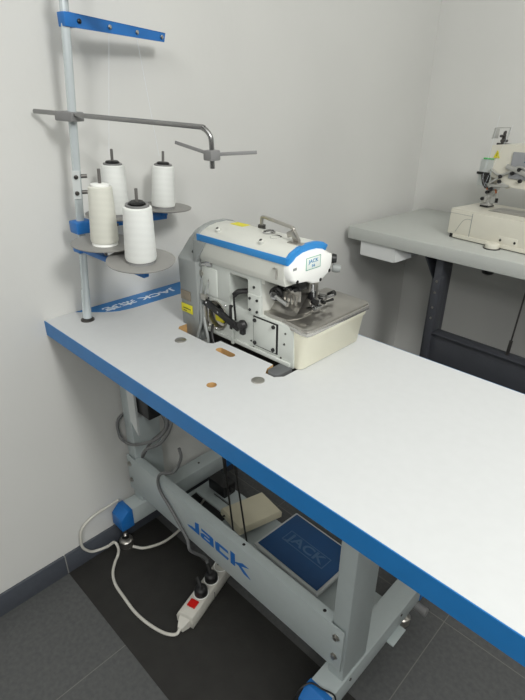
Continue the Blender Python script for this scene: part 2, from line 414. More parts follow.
lettering('JACK', rotp @ V((0, 0, .0094)), rz[0], rz[1], .040, MATGREY, tr, bold=.02, sx=1.35)
for a_ in (-.10, .07): MB().box((a_, -.05, -.022), (a_+.03, .05, -.005)).xf(rotp).build('hinge_bracket', DSTEEL, tr)
# beige pedal
pd = thing('foot_pedal', 'small beige plastic foot pedal beside the blue treadle', 'pedal', (.30, .795, .080))
rp = M4.Translation((.297, .793, .112)) @ M4.Rotation(math.radians(-10), 4, 'Z') @ M4.Rotation(math.radians(-6), 4, 'X')
MB().loft([[(-.052*k, -.078*k, z), (.052*k, -.078*k, z), (.052*k, .078*k, z), (-.052*k, .078*k, z)] for k, z in ((.94, -.014), (1, -.010), (1, .008), (.95, .013))]).xf(rp).build('pedal_shell', PEDAL, pd)
MB().box((-.03, -.06, -.026), (.03, .06, -.012), .003).xf(rp).build('pedal_base', BLACK, pd)
MB().cyl((-.03, -.05, .0), (-.03, -.086, .0), .003).xf(rp).build('pedal_hinge', DSTEEL, pd)
# pull rods
for i, (a, b, lab) in enumerate((((.290, .665, .735), (.345, .68, .105), 'thin steel pull chain rod hanging nearest the beam logo letter J'), ((.305, .675, .735), (.375, .70, .105), 'slanted steel pull rod running down to the beige pedal'))):
    t = thing('pull_rod', lab, 'rod', b, 'pull rods from the machine to the pedals')
    a, b = V(a), V(b); MB().cyl(a, b, .0026, n=8).build('rod', DSTEEL, t)
    mid = a.lerp(b, .55); MB().cyl(mid-(a-b).normalized()*.03, mid+(a-b).normalized()*.03, .005, n=10).build('coupling', DSTEEL, t)
    MB().tube([b+V((0, 0, .0)), b+V((.006, 0, -.006)), b+V((0, 0, -.013)), b+V((-.006, 0, -.006)), b+V((0, 0, 0))], .0015, n=6).build('hook', DSTEEL, t)
# black control box behind
bx = thing('control_box', 'black control box on the cross plate behind the pull rods by the wall', 'box', (.13, .82, .080))
MB().box((.09, .795, .080), (.17, .845, .125), .004).build('housing', BLACK, bx)
MB().cyl((.17, .82, .105), (.182, .82, .105), .008, n=12).build('cable_gland', BLACK, bx)

# power strip
ps = thing('power_strip', 'white power strip with red rocker switch and curling white cord on the dark mat', 'power strip', (.36, .56, .003))
pa, pb = V((.380, .468, .003)), V((.318, .68, .003)); ax = (pb-pa).normalized(); sd = V((ax.y, -ax.x, 0))
def strip_pt(u, s, z): return pa+ax*u+sd*s+V((0, 0, z))
Lp = (pb-pa).length
MB().loft([[strip_pt(-k2, -w2, z), strip_pt(Lp+k2, -w2, z), strip_pt(Lp+k2, w2, z), strip_pt(-k2, w2, z)] for z, w2, k2 in ((0, .024, 0), (.004, .026, .002), (.026, .026, .002), (.036, .022, -.002), (.038, .018, -.005))]).build('housing', WCABLE, ps)
MB().loft([[strip_pt(-.002-u, -w2, .006), strip_pt(-.002-u, w2, .006), strip_pt(-.002-u, w2*.9, h), strip_pt(-.002-u, -w2*.9, h)] for u, w2, h in ((-.02, .02, .034), (.006, .016, .028), (.022, .008, .018))]).build('cord_end', WCABLE, ps)
sw = MB().loft([[strip_pt(u, s, z) for u, s in ((.026, -.012), (.048, -.012), (.048, .012), (.026, .012))] for z in (.037, .042)]).build('rocker_switch', RED, ps)
for u in (.075, .125, .175):
    MB().lathe(strip_pt(u, 0, .0375), (0, 0, 1), [(.0, .0), (.021, 0), (.021, .002), (.019, .002), (.018, -.0), (0, -.0)], 28).build('socket', CAPW, ps)
    if u > .15:
        for s in (-.0095, .0095): MB().lathe(strip_pt(u, s, .0378), (0, 0, 1), [(0, 0), (.0025, 0), (.0025, .0006), (0, .0006)], 10).build('socket_hole', BLACKM, ps)
MB().loft([[strip_pt(.1, -.0265, .004), strip_pt(.102, -.0265, .004), strip_pt(.102, -.0265, .027), strip_pt(.1, -.0265, .027)], [strip_pt(.1, .0265, .004), strip_pt(.102, .0265, .004), strip_pt(.102, .0265, .027), strip_pt(.1, .0265, .027)]]).build('seam', BLACKM, ps)
# plugs
def plug(u, lab, cord_pts, cname):
    p = strip_pt(u, 0, .0385); t = thing('power_plug', lab, 'plug', p, 'plugs in the power strip')
    MB().lathe(p, (0, 0, 1), [(0, 0), (.0185, 0), (.0185, .014), (.016, .020), (.010, .024), (0, .024)], 20).build('plug_body', BLACK, t)
    MB().tube([p+V((0, 0, .018)), p+V((-.012, .004, .026)), p+V((-.024, .008, .034))], .0062).build('strain_relief', BLACK, t)
    return t, p+V((-.024, .008, .034))
t0, e0 = plug(.125, 'black plug in the middle socket with grey cord rising over the beam', None, '')
t1_, e1 = plug(.075, 'black plug in the socket next to the red switch', None, '')
MB().tube([e0, e0+V((-.006, -.002, .02)), (.318, .546, .165), (.306, .548, .182), (.296, .5505, .195), (.235, .551, .251), (.192, .551, .286), (.182, .552, .318), (.196, .556, .350), (.235, .570, .37), (.266, .575, .43), (.262, .575, .46)], .0042).build('cord', FLOORP, t0)
tag(MB().tube([(.25, .555, .61), (.262, .55, .565), (.248, .55, .522), (.202, .545, .470), (.107, .545, .403), (.045, .545, .378), (.012, .545, .39), (.0065, .56, .44), (.0065, .66, .45), (.03, .67, .43), (.07, .665, .385), (.09, .60, .375), (.034+.09, .548, .37), (.15, .545, .41), (.211, .55, .459), (.256, .55, .515), (.268, .56, .56)], .0042).build('cable_loop', FLOORP), 'dark grey cord looped round the left table leg under the tabletop', 'cable')
st = strip_pt(-.022, 0, .015)
MB().tube([st, (.388, .43, .012), (.36, .412, .0082), (.31, .398, .0082), (.255, .392, .0082), (.20, .395, .0082), (.145, .400, .0082), (.105, .415, .0082), (.075, .440, .0082), (.062, .458, .012), (.060, .464, .035), (.045, .462, .050), (.030, .446, .034), (.016, .424, .026), (.0135, .400, .036), (.0135, .380, .067), (.0135, .378, .10), (.0135, .389, .138), (.0135, .425, .158), (.0135, .47, .162), (.0135, .51, .165)], .0042).build('cord', WCABLE, ps)
tag(MB().tube([(.60, .39, .0055), (.64, .44, .0055), (.69, .475, .006), (.742, .475, .006), (.746, .483, .13), (.757, .512, .1555), (.785, .523, .1545), (.806, .53, .1545), (.8125, .535, .13), (.82, .56, .0065), (.9, .66, .0055)], .0019).build('floor_cable', BLACK), 'thin black cord crossing the blue front cap of the right foot', 'cable')
tag(MB().tube([(.08, .50, .03), (.105, .53, .02), (.12, .60, .012), (.10, .70, .010), (.06, .8, .008)], .0042).build('floor_cable', WCABLE), 'short white cord running back under the left table foot', 'cable')

# ================================================================= thread stand
P0 = V((.069, .483, T)); DP = V((.026, .042, .624))
def pole(z): return P0+DP*((z-T)/.624)
ts = thing('thread_stand', 'leaning pale pole thread stand with blue arms and grey reel discs', 'thread stand', P0)
MB().cyl(P0, pole(1.62), .0082, n=24).build('pole', POLE, ts)
MB().lathe(P0, (0, 0, 1), [(.007, 0), (.0155, 0), (.0155, .003), (.011, .006), (.0085, .006)]).build('foot_collar', DSTEEL, ts)
MB().lathe(P0+V((0, 0, .007)), DP, [(.0082, 0), (.0102, 0), (.0093, .07), (.0082, .07)]).build('foot_sleeve', POLE, ts)
# splice plate on pole
c = pole(1.085); q = (V((1.1146, 0, 1.2))-c); q.z = 0; q.normalize(); sdv = V((-q.y, q.x, 0))
mb = MB(); mb.bar(c+q*.0095+sdv*-.002-DP.normalized()*.028, c+q*.0095+sdv*-.002+DP.normalized()*.028, .015, .003, up=q)
sp = mb.build('splice_plate', RIMW, ts)
for k in (-.016, .016):
    MB().lathe(c+q*.0105+sdv*-.002+DP.normalized()*k, q, [(0, 0), (.0045, 0), (.0045, .003), (0, .004)], 10).cyl(c+DP.normalized()*k+sdv*.008, c+DP.normalized()*k+sdv*.020, .004, n=8).build('screw', DSTEEL, sp)
# brackets and arms
zu, zl = .998, .950
pu, pl_ = pole(zu), pole(zl)
def collar(p, h, name='arm_collar', mt=BLUE, w=.022):
    mb = MB(); mb.box(p+V((-w*.8, -w*.8, -h/2)), p+V((w*.8, w, h/2)), .003); return mb.build(name, mt, ts)
collar(pu, .026); collar(pl_, .014, w=.019)
ua = [V((.08, .575, 1.003)), V((.075, .712, 1.002))]
mb = MB(); mb.bar(pu+V((0, .01, 0)), V((.074, .722, .99)), .014, .018, .002, up=(0, 0, 1)); mb.build('reel_arm', BLUE, ts)
mb = MB(); mb.bar(pl_+V((.01, 0, 0)), V((.288, .517, .934)), .014, .012, .002, up=(0, 0, 1)); mb.build('reel_arm', BLUE, ts)
rh = V((R_.x, R_.y, 0)).normalized(); fh = V((F_.x, F_.y, 0)).normalized()
reels = [  # disc centre, tilt left deg, tilt to viewer deg, spool height, base r, top r
    (V((.178, .496, .977)), -3.0, 1, .116, .0270, .0225, THREAD2),
    (V((.277, .515, .958)), -3.0, 5, .110, .0298, .0262, THREAD),
    (V((.079, .714, 1.006)), -4.0, -1, .098, .0275, .0250, THREAD),
    (V((.086, .582, 1.009)), -2.6, 0, .108, .0285, .0240, THREAD)]
labs = ['off-white thread cone in front of the pole on the left disc', 'white thread cone on the frontmost grey disc, nearest the machine',
        'white thread cone furthest back on the right end of the upper arm', 'white thread cone half hidden behind the two front cones']
for i, (p, tl, tv, H, r0, r1, tm) in enumerate(reels):
    up = (V((0, 0, 1)) - rh*math.tan(math.radians(tl)) - fh*math.tan(math.radians(tv))).normalized()
    d = MB().lathe(p, up, [(0, 0), (.052, 0), (.066, .0035), (.067, .0055), (.064, .0055), (.05, .0025), (0, .0025)], 48).build('reel_disc', DISC, ts)
    d.rotation_euler = (0, 0, 0)
    MB().cyl(p-up*.022, p+up*(H+.033), .0030, n=12, bev=.0008).build('reel_pin', PINM, d)
    MB().lathe(p-up*.014, up, [(0, 0), (.010, 0), (.011, .012), (0, .0135)], 12).build('disc_mount', BLUE, d)
    t = thing('thread_cone', labs[i], 'thread cone', p+up*.0056, 'thread cones on the reel stand')
    b = p+up*.0026
    MB().lathe(b, up, [(r0-.006, .0), (r0-.001, .0), (r0-.0035, .008), (r1-.0045, H+.002), (r1-.009, H+.002), (r1-.010, H-.004), (.012, H-.004), (.0115, .004), (r0-.006, 0)], 32).build('cone_core', CAPW if i == 0 else CLAMP, t)
    MB().lathe(b, up, [(r0-.003, .005), (r0-.0004, .0058), (r0+.0006, .010), (r1+.0008, H-.008), (r1, H-.003), (r1-.0035, H-.001), (r1-.004, H-.004), (r0-.0042, .006)], 40).build('wound_thread', tm, t)
    if i: MB().lathe(b+up*(H+.001), up, [(.004, 0), (.0145, 0), (.0148, .004), (.0125, .006), (.0042, .006)], 10).build('cone_holder', BLACK, d)
    else: MB().lathe(b+up*(H+.001), up, [(.004, 0), (.014, 0), (.014, .002), (.0042, .003)], 20).build('cone_holder', CAPW, d)
# thread rod through a clamp
cz = 1.214; pc = pole(cz)
ra, rb = V((.014, .470, 1.222)), V((.376, .598, 1.203))
rd = (rb-ra).normalized(); offv = V((rd.y, -rd.x, 0))*.016
mb = MB(); mb.bar(pc-rd*.022-V((0, 0, .0))+offv*.5, pc+rd*.022+offv*.5, .034, .017, .002, up=(0, 0, 1)); mb.build('rod_clamp', CLAMP, ts)
end = rb+rd*.022
MB().tube([ra, ra.lerp(rb, .5), rb-rd*.012, rb+rd*.006+V((0, 0, -.0015)), rb+rd*.017+V((0, 0, -.009)), end+V((0, 0, -.022)), end+V((0, 0, -.066))], .0045, n=14).build('guide_rod', RODM, ts)
blk = end+V((0, 0, -.044))
MB().box(blk-V((.011, .011, .0085)), blk+V((.011, .011, .0085)), .002).build('guide_block', CLAMP, ts)
MB().bar(blk+V((0, 0, .001)), V((.322, .583, 1.176)), .0022, .006, .0008, up=(0, 0, 1)).build('thread_guide_bar', CLAMP, ts)
MB().bar(blk+V((0, 0, .001)), V((.452, .662, 1.163)), .0022, .006, .0008, up=(0, 0, 1)).build('thread_guide_bar', CLAMP, ts)
# blue thread guide arms
def guide_arm(z, dvec, L, h0, h1, n):
    p = pole(z); dv = V(dvec).normalized(); mb = MB()
    side = V((0, 0, 1)).cross(dv).normalized()
    mb.prism([p+side*-.010-V((0, 0, h0/2)), p+side*-.010+dv*L+V((0, 0, -h1/2)), p+side*-.010+dv*(L+.005)+V((0, 0, h1/2)), p+side*-.010+V((0, 0, h0/2))], side*.002)
    mb.prism([p+side*-.010+V((0, 0, h0/2-.001)), p+side*-.010+dv*(L+.005)+V((0, 0, h1/2-.001)), p+side*.004+dv*(L-.01)+V((0, 0, h1/2-.001)), p+side*.012+V((0, 0, h0/2-.001))], V((0, 0, .0015)))
    mb.prism([p+side*-.0105-dv*.0085-V((0, 0, h0/2)), p+side*-.0105+dv*.015-V((0, 0, h0/2)), p+side*.0105+dv*.015-V((0, 0, h0/2)), p+side*.0105-dv*.0085-V((0, 0, h0/2))], V((0, 0, h0)), .001)
    g = mb.build('thread_guide_arm', BLUE, ts)
    for k in range(n):
        pp = p+side*(-.0105)+dv*(.022+(L-.03)*k/(n-1)) if n > 1 else p
        MB().lathe(pp, -side, [(0, 0), (.0042, 0), (.0042, .0025), (.002, .0035), (0, .003)], 12).build('eyelet', CHROME if k else BLACKM, g)
    return g
# side vector must face the viewer (-side); use direction towards the back wall
guide_arm(1.374, (-.14, .985, -.045), .236, .023, .017, 4)
guide_arm(1.4195, (.96, .28, 0), .185, .023, .018, 4)
# loose threads
for i, (a, b, lab) in enumerate(((reels[3][0]+V((0, 0, .13)), V((.078, .62, 1.363)), 'fine white thread rising from the half hidden rear cone'), (reels[2][0]+V((0, 0, .12)), V((.068, .69, 1.361)), 'fine white thread rising from the rearmost cone'))):
    tag(MB().tube([a, b], .0003, n=5, smooth=False).build('sewing_thread', LWHITE), lab, 'thread', 'threads rising from the cones')

# ================================================================= overlock machine
om = thing('overlock_machine', 'white four thread overlock sewing machine with blue stripe and steel work plate', 'sewing machine', (.43, .72, T))
FY = .646
# base casting
base = MB().box((.303, FY, T-.002), (.5665, .80, .866), .003).build('base_casting', BODYG, om)
boolean(base, MB().cyl((.345, FY-.01, .826), (.345, FY+.022, .826), .034, n=40))
MB().box((.300, FY-.004, .782), (.56, FY+.002, .790), .001).box((.395, FY-.006, .778), (.402, FY+.002, .862), .001).build('base_flange', BODYG, om)
wr = MB().lathe((.345, FY+.0215, .826), (0, -1, 0), [(0, 0), (.022, 0), (.024, .006), (.0285, .009), (.029, .0215), (.0335, .0245), (.0338, 0), (0, 0)], 36).build('window_ring', STEEL, om)
MB().lathe((.352, FY+.014, .838), (0, -1, 0), [(0, 0), (.006, 0), (.006, .004), (0, .005)], 16).build('sight_screw', BLACKM, wr)
MB().box((.330, FY+.008, .808), (.356, FY+.013, .822), .001).build('yellow_label', YEL, om)
# upper column with recess
colm = MB().box((.298, .6455, .864), (.478, .80, .962), .004).build('column', BODYG, om)
boolean(colm, MB().box((.390, .62, .858), (.444, .715, .934), .006))
MB().box((.389, .7145, .86), (.446, .717, .936)).build('recess_back', BODY, om)
MB().box((.4445, .6425, .862), (.4795, .650, .905), .002).build('side_plate', BODYG, om)
for x, z in ((.452, .896), (.472, .896), (.452, .872), (.472, .872), (.461, .92), (.461, .85), (.325, .90), (.315, .885), (.32, .86)):
    MB().lathe((x, (.6425 if x > .44 and z < .91 else .6455) if z > .865 else FY, z), (0, -1, 0), [(0, 0), (.0028, 0), (.0028, .002), (.001, .0015), (0, .0015)], 10).build('screw', BLACKM, om)
MB().prism([(.472, .6455, .866), (.485, .660, .866), (.485, .70, .945), (.479, .655, .962), (.474, .6455, .962)], (.006, .09, 0)).build('column_edge', BODY, om)
MB().box((.312, .6425, .868), (.352, .650, .93), .004).build('cover_plate', BODYG, om)
# black hook lever in the recess with pull wire
MB().tube([(.440, .69, .900), (.43, .665, .900), (.414, .648, .898), (.406, .642, .890)], .0055, n=10).box((.424, .675, .892), (.4435, .70, .925), .004).build('hook_lever', BLACK, om)
MB().tube([(.406, .641, .890), (.412, .637, .87), (.418, .634, .84)], .0022, n=8).build('hook_wire', BLACKM, om)
MB().bar((.312, .640, .853), (.425, .636, .824), .006, .016, .001, up=(0, 0, 1)).bar((.397, .641, .812), (.397, .641, .866), .008, .005, .001, up=(0, 1, 0)).build('black_lever', BLACK, om)
kn = MB().lathe((.434, .642, .834), (0, -1, 0), [(0, 0), (.010, 0), (.011, .005), (.008, .011), (0, .012)], 18)
kn.lathe((.420, .642, .828), (0, -1, 0), [(0, 0), (.008, 0), (.008, .007), (.004, .010), (0, .010)], 14).box((.430, .632, .814), (.442, .641, .828), .002)
kn.build('clamp_knob', BLACK, om)
for x, z in ((.322, .852), (.36, .841), (.395, .832), (.384, .862), (.352, .80), (.33, .802)): MB().lathe((x, .637, z), (0, -1, 0), [(0, 0), (.003, 0), (.002, .002), (0, .002)], 10).build('lever_screw', CHROME, om)
# looper cover plate
MB().box((.459, FY-.0015, .796), (.526, FY+.001, .861), .0006).build('cover_gasket', BLACKM, om)
lp = MB().box((.4615, FY-.0035, .7985), (.522, FY-.0012, .8585), .002).build('looper_cover', BODYG, om)
for x, z in ((.466, .853), (.517, .854), (.466, .804), (.517, .805), ): MB().lathe((x, FY-.0034, z), (0, -1, 0), [(0, 0), (.0042, 0), (.0038, .003), (.0015, .0025), (0, .0025)], 12).build('screw', BLACKM, lp)
for x, z in ((.545, .848), (.543, .825), (.459, .79), (.535, .793), (.452, .802)): MB().lathe((x, FY, z), (0, -1, 0), [(0, 0), (.0022, 0), (.002, .0015), (0, .001)], 10).build('screw', DSTEEL, om)
# rubber rest pad
MB().prism([(.551+.0155*math.cos(a)+0, .6135+.0145*math.sin(a) if math.sin(a) < 0 else .645, T-.01) for a in [2*PI*k/28 for k in range(15, 28)]+[0.0, PI]], (0, 0, .0125), .002).build('rest_pad', PADM, om)
MB().box((.302, FY+.002, T-.12), (.564, .795, T-.0025), .002).build('oil_pan', BLACKM, om)
# arm shell: rounded profile in YZ
prof = [(.6415, .942), (.638, .955), (.637, .985), (.640, .996), (.650, 1.004), (.668, 1.0105), (.69, 1.0135), (.715, 1.0135), (.735, 1.009), (.748, 1.001), (.757, .988), (.759, .97), (.759, .94)]
MB().prism([(.304, y, z) for y, z in prof], (.241, 0, 0), .0015).build('arm_shell', BODY, om, angle=50)
MB().prism([(.300, .650, .93), (.300, .648, .95), (.300, .758, .95), (.300, .758, .93)], (.185, 0, 0)).build('arm_underside', BODY, om)
# blue stripe: front strip and arch round the end
MB().box((.302, .6355, .985), (.5515, .638, .9985), .0005).build('blue_stripe', STRIPE, om)
def offp(y, z, o):
    c = V((.712, .955)); d = (V((y, z))-c); d.normalize(); return y+d.x*o, z+d.y*o
arch = [(.637, .985), (.640, .996), (.650, 1.004), (.668, 1.0105), (.69, 1.0135), (.715, 1.0135), (.735, 1.009), (.749, 1.001)]
outer = [offp(y, z, .0012) for y, z in arch]; inner = [offp(y, z, -.0115) for y, z in arch]
inner[0] = (.638, .984)
MB().prism([(.545, y, z) for y, z in outer]+[(.545, y, z) for y, z in inner[::-1]], (.009, 0, 0), .0008).build('blue_stripe', STRIPE, om)
# white end cap
capo = [(.6375, .984)]+inner[1:]+[(.757, .985), (.758, .968), (.750, .950), (.720, .9355), (.703, .9375), (.683, .946), (.652, .949), (.641, .958), (.637, .972)]
def sc(P, k): 
    cy = sum(p[0] for p in P)/len(P); cz_ = sum(p[1] for p in P)/len(P); return [(cy+(y-cy)*k, cz_+(z-cz_)*k) for y, z in P]
ec = MB().loft([[(.544, y, z) for y, z in capo], [(.556, y, z) for y, z in capo], [(.5605, y, z) for y, z in sc(capo, .96)], [(.562, y, z) for y, z in sc(capo, .90)]]).build('end_cap', CAPW, om, angle=60)
lb = MB().box((.5618, .678, .970), (.5628, .717, .991), .0003).build('name_label', mat('pale_green_label', (232, 238, 234), .4, var=.03), ec)
bd_ = MB()
for a, b in (((.677, .969), (.718, .9698)), ((.677, .9912), (.718, .992)), ((.677, .969), (.6778, .992)), ((.7172, .969), (.718, .992))): bd_.box((.5618, a[0], a[1]), (.5631, b[0], b[1]))
bd_.build('label_border', mat('teal_border', (120, 178, 160), .5, var=.03), ec)
lettering('JACK', (.5631, .697, .9840), (0, 1, 0), (0, 0, 1), .0095, TEXTB, lb, bold=.01, sx=1.25, thick=.0004)
lettering('E4', (.5631, .697, .975), (0, 1, 0), (0, 0, 1), .0075, TEXTB, lb, bold=.01, sx=1.2, thick=.0004)
for y, z in ((.655, .953), (.722, .942), (.748, .954)): MB().lathe((.5612, y, z), (1, 0, 0), [(0, 0), (.0036, 0), (.0034, .0012), (0, .0012)], 12).build('screw_hole', BLACKM, ec)
MB().box((.5612, .642, .976), (.5622, .652, .981), .0003).build('small_emblem', GREYP, ec)
# grey motor cover at the wall end
gp = [(.634, T-.03), (.632, .937), (.668, .973), (.684, .988), (.700, .990), (.74, .96), (.76, .92), (.76, T-.03)]
gc = MB().prism([(.236, y, z) for y, z in gp], (.061, 0, 0), .003).build('motor_cover', GREYP, om, angle=40)
MB().prism([(.290, y+(-.0015 if y < .7 else .002), z+.002) for y, z in prof], (.0145, 0, 0), .002).build('shell_collar', GREYP, om, angle=50)
MB().box((.239, .6305, .812), (.278, .6325, .832), .0005).build('yellow_label', YEL, gc)
for k in range(2): MB().box((.247, .6300, .8155+k*.006), (.258+.016*k, .6307, .817+k*.006)).build('label_print', BLACKM, gc)
MB().box((.239, .6308, .842), (.274, .6325, .864), .0006).build('worn_plate', mat('worn_bronze_plate', (138, 128, 112), .4, .3, var=.2, scale=60), gc)
mq = M4.Translation((.281, .6505, .9562)) @ M4.Rotation(math.radians(44), 4, 'X')
rk = MB().box((-.010, -.008, -.001), (.010, .008, .002), .0005).xf(mq).build('rocker_plate', BLACK, gc)
for k in (-1, 1): MB().box((k*.005-.0025, -.003, .002), (k*.005+.0025, .003, .003)).xf(mq).build('rocker', STEEL, rk)
MB().prism([(.290, .6325, .936), (.297, .6325, .937), (.330, .6345, .984), (.290, .6345, .984)], (0, .03, 0), .001).build('cover_shoulder', GREYP, gc)
# tension and drive parts between cover and column
tn = MB().cyl((.280, .645, .925), (.325, .650, .938), .0055, n=12).lathe((.325, .650, .938), (.045, .005, .013), [(0, -.006), (.009, -.006), (.010, 0), (.010, .010), (.006, .012), (0, .012)], 18)
tn.build('tension_post', CHROME, om)
tn = MB().lathe((.300, .66, .912), (0, -1, 0), [(0, 0), (.013, 0), (.013, .006), (.006, .012), (.006, .018), (0, .018)], 20).lathe((.306, .66, .888), (0, -1, 0), [(0, 0), (.010, 0), (.010, .008), (0, .012)], 20)
tn.cyl((.296, .66, .868), (.318, .648, .874), .006).box((.292, .652, .85), (.314, .662, .925), .002); tn.build('tension_discs', STEEL, om)
for i, (pts, r, mt) in enumerate((
    ([(.300, .648, .90), (.298, .643, .87), (.300, .640, .83), (.303, .636, .80), (.296, .630, .77), (.29, .63, .74)], .0040, GREYP),
    ([(.312, .650, .895), (.312, .642, .86), (.309, .640, .82), (.318, .634, .80), (.330, .630, .775), (.334, .63, .74)], .0035, GREYP),
    ([(.322, .650, .91), (.326, .642, .90), (.320, .644, .86), (.316, .646, .80), (.312, .64, .76)], .0014, CHROME),
    ([(.306, .652, .935), (.312, .648, .955), (.300, .65, .962)], .0016, CHROME),
    ([(.330, .646, .80), (.340, .634, .785), (.352, .628, .765), (.355, .63, .74)], .003, BLACK))):
    MB().tube(pts, r, n=8).build('hose' if r > .0025 else 'thread_wire', mt, om)
MB().box((.302, .636, .855), (.320, .648, .868), .002).box((.305, .638, .785), (.316, .646, .842), .002).build('hose_clip', STEEL, om)
# machine work plate (steel) and waste cover
pz = .866
plate = MB().prism([(.480, .662, pz), (.535, .651, pz), (.585, .643, pz), (.598, .645, pz), (.602, .655, pz), (.600, .838, pz), (.592, .846, pz), (.478, .852, pz)], (0, 0, .007), .0015).build('work_plate', STEEL, om)
MB().prism([(.530, .650, pz-.007), (.585, .6415, pz-.007), (.600, .6435, pz-.007), (.6035, .655, pz-.007), (.602, .840, pz-.007), (.593, .848, pz-.007), (.590, .84, pz-.007), (.596, .70, pz-.007), (.594, .655, pz-.007), (.535, .657, pz-.007)], (0, 0, .0095), .001).build('plate_rim', RIMST, om)
MB().prism([(.452, .660, .864), (.50, .650, .864), (.545, .652, .864), (.556, .68, .864), (.553, .715, .864), (.545, .73, .864), (.46, .73, .864)], (0, 0, .0105), .001).build('swing_plate', STEEL, om)
wc = MB().loft([[(.566, .649+t, z), (.578+o_, .647+t, z), (.585+o_, .650+t, z), (.588+o_, .658+t, z), (.588+o_, .832-t*1.2, z), (.580+o_, .838-t*1.2, z), (.566, .838-t*1.2, z)] for z, o_, t in ((T+.001, -.006, .002), (T+.004, -.003, .001), (.845, .005, -.002), (.848, .008, -.003), (.8600, .010, -.004))])
wc.build('waste_cover', CREAM, om, angle=45)
# needle area
MB().box((.484, .712, .87), (.545, .740, .935), .002).build('feed_housing', STEEL, om)
MB().prism([(.470, .662, .872), (.545, .672, .874), (.545, .704, .906), (.470, .694, .906)], (0, .004, .004)).build('feed_cover', STEEL, om)
MB().lathe((.498, .675, .912), (.35, -1, 0), [(0, 0), (.013, 0), (.014, .005), (.014, .012), (.010, .014), (.009, .018), (0, .018)], 24).build('tension_knob', BLACK, om)
MB().cyl((.500, .660, .912), (.540, .655, .903), .005, n=14).lathe((.503, .658, .912), (.35, -1, 0), [(0, 0), (.008, 0), (.008, .004), (0, .005)], 18).build('knob_shaft', CHROME, om)
nb = MB().box((.500, .676, .926), (.550, .70, .940), .002)
for k in range(5): nb.cyl((.505+k*.010, .680, .930), (.505+k*.010, .668, .929), .0035, n=10)
nb.build('needle_bar_block', BLACKM, om)
ft = MB().box((.512, .676, .905), (.552, .680, .926), .001)
MB().box((.522, .69, .874), (.552, .725, .879), .001).build('feed_plate', STEEL, om)
for k in range(4): ft.cyl((.514+k*.010, .677, .915), (.514+k*.010, .671, .915), .003, n=10).box((.512+k*.010, .672, .898), (.516+k*.010, .677, .918), .0005)
ft.build('presser_mechanism', STEEL, om)
pf = MB().cyl((.545, .72, .93), (.547, .722, .885), .005, n=12).box((.538, .712, .875), (.560, .738, .885), .002).box((.535, .728, .885), (.556, .75, .897), .002).cyl((.556, .73, .905), (.570, .732, .905), .0065, n=12).cyl((.55, .745, .89), (.565, .765, .90), .004, n=10)
pf.build('presser_foot', CHROME, om)
pk = MB().cyl((.548, .742, .892), (.560, .744, .892), .007, n=12).cyl((.55, .768, .895), (.562, .770, .903), .006, n=12).box((.535, .712, .898), (.55, .728, .915), .002).cyl((.552, .715, .898), (.562, .715, .895), .006, n=12).cyl((.54, .76, .880), (.545, .79, .879), .003, n=8)
pk.build('clamp_screws', BLACK, om)
# top: lift handle, oil caps, label, knobs
MB().tube([(.400, .728, 1.009), (.400, .728, 1.028), (.408, .724, 1.0355), (.45, .710, 1.037), (.515, .688, 1.038), (.524, .684, 1.035)], .0034, n=10).build('lift_handle', STEEL, om)
MB().cyl((.400, .728, 1.009), (.400, .728, 1.018), .008, n=14).build('handle_socket', DSTEEL, om)
MB().bar((.521, .684, 1.034), (.530, .690, 1.012), .012, .008, .002, up=(0, 1, 0)).bar((.505, .69, 1.022), (.524, .684, 1.032), .005, .010, .001).box((.515, .676, 1.010), (.550, .692, 1.0145), .002).build('handle_bracket', STEEL, om)
for (x, y, z, mt, up_) in ((.446, .702, 1.0135, CHROME, .004), (.474, .690, 1.0125, BLACKM, .001)):
    MB().lathe((x, y, z-.004), (0, -.12, 1), [(0, 0), (.0125, 0), (.0125, .003+up_), (.010, .004+up_), (.009, .003), (0, .003)], 26).build('oil_cap', mt, om)
MB().prism([(.335, .700, 1.0135), (.372, .700, 1.0135), (.372, .722, 1.0132), (.335, .722, 1.0132)], (0, 0, .0008)).build('yellow_label', YEL, om)
for x, y, z in ((.345, .660, 1.008), (.470, .658, 1.0075)):
    sc_ = MB().lathe((x, y, z-.003), (0, -.5, 1), [(0, 0), (.006, 0), (.006, .008), (.0035, .0095), (0, .0095)], 16).build('shell_screw', BODY, om)
    MB().lathe(V((x, y, z-.003))+V((0, -.5, 1)).normalized()*.0094, (0, -.5, 1), [(0, 0), (.003, 0), (.003, .0006), (0, .0006)], 12).build('screw_slot', BLACKM, sc_)
MB().tube([(.515, .64, .972), (.530, .633, .973), (.528, .635, .955)], .0022, n=8).build('thread_hook', STEEL, om)
kb = MB().lathe((.535, .782, .965), (.6, .5, 0), [(0, 0), (.009, 0), (.010, .008), (.008, .014), (0, .015)], 18).build('side_knob', BLACK, om)
MB().lathe((.540, .787, .946), (.6, .5, -.1), [(0, 0), (.008, 0), (.009, .008), (.007, .016), (0, .017)], 18).build('side_knob', GREYP, om)

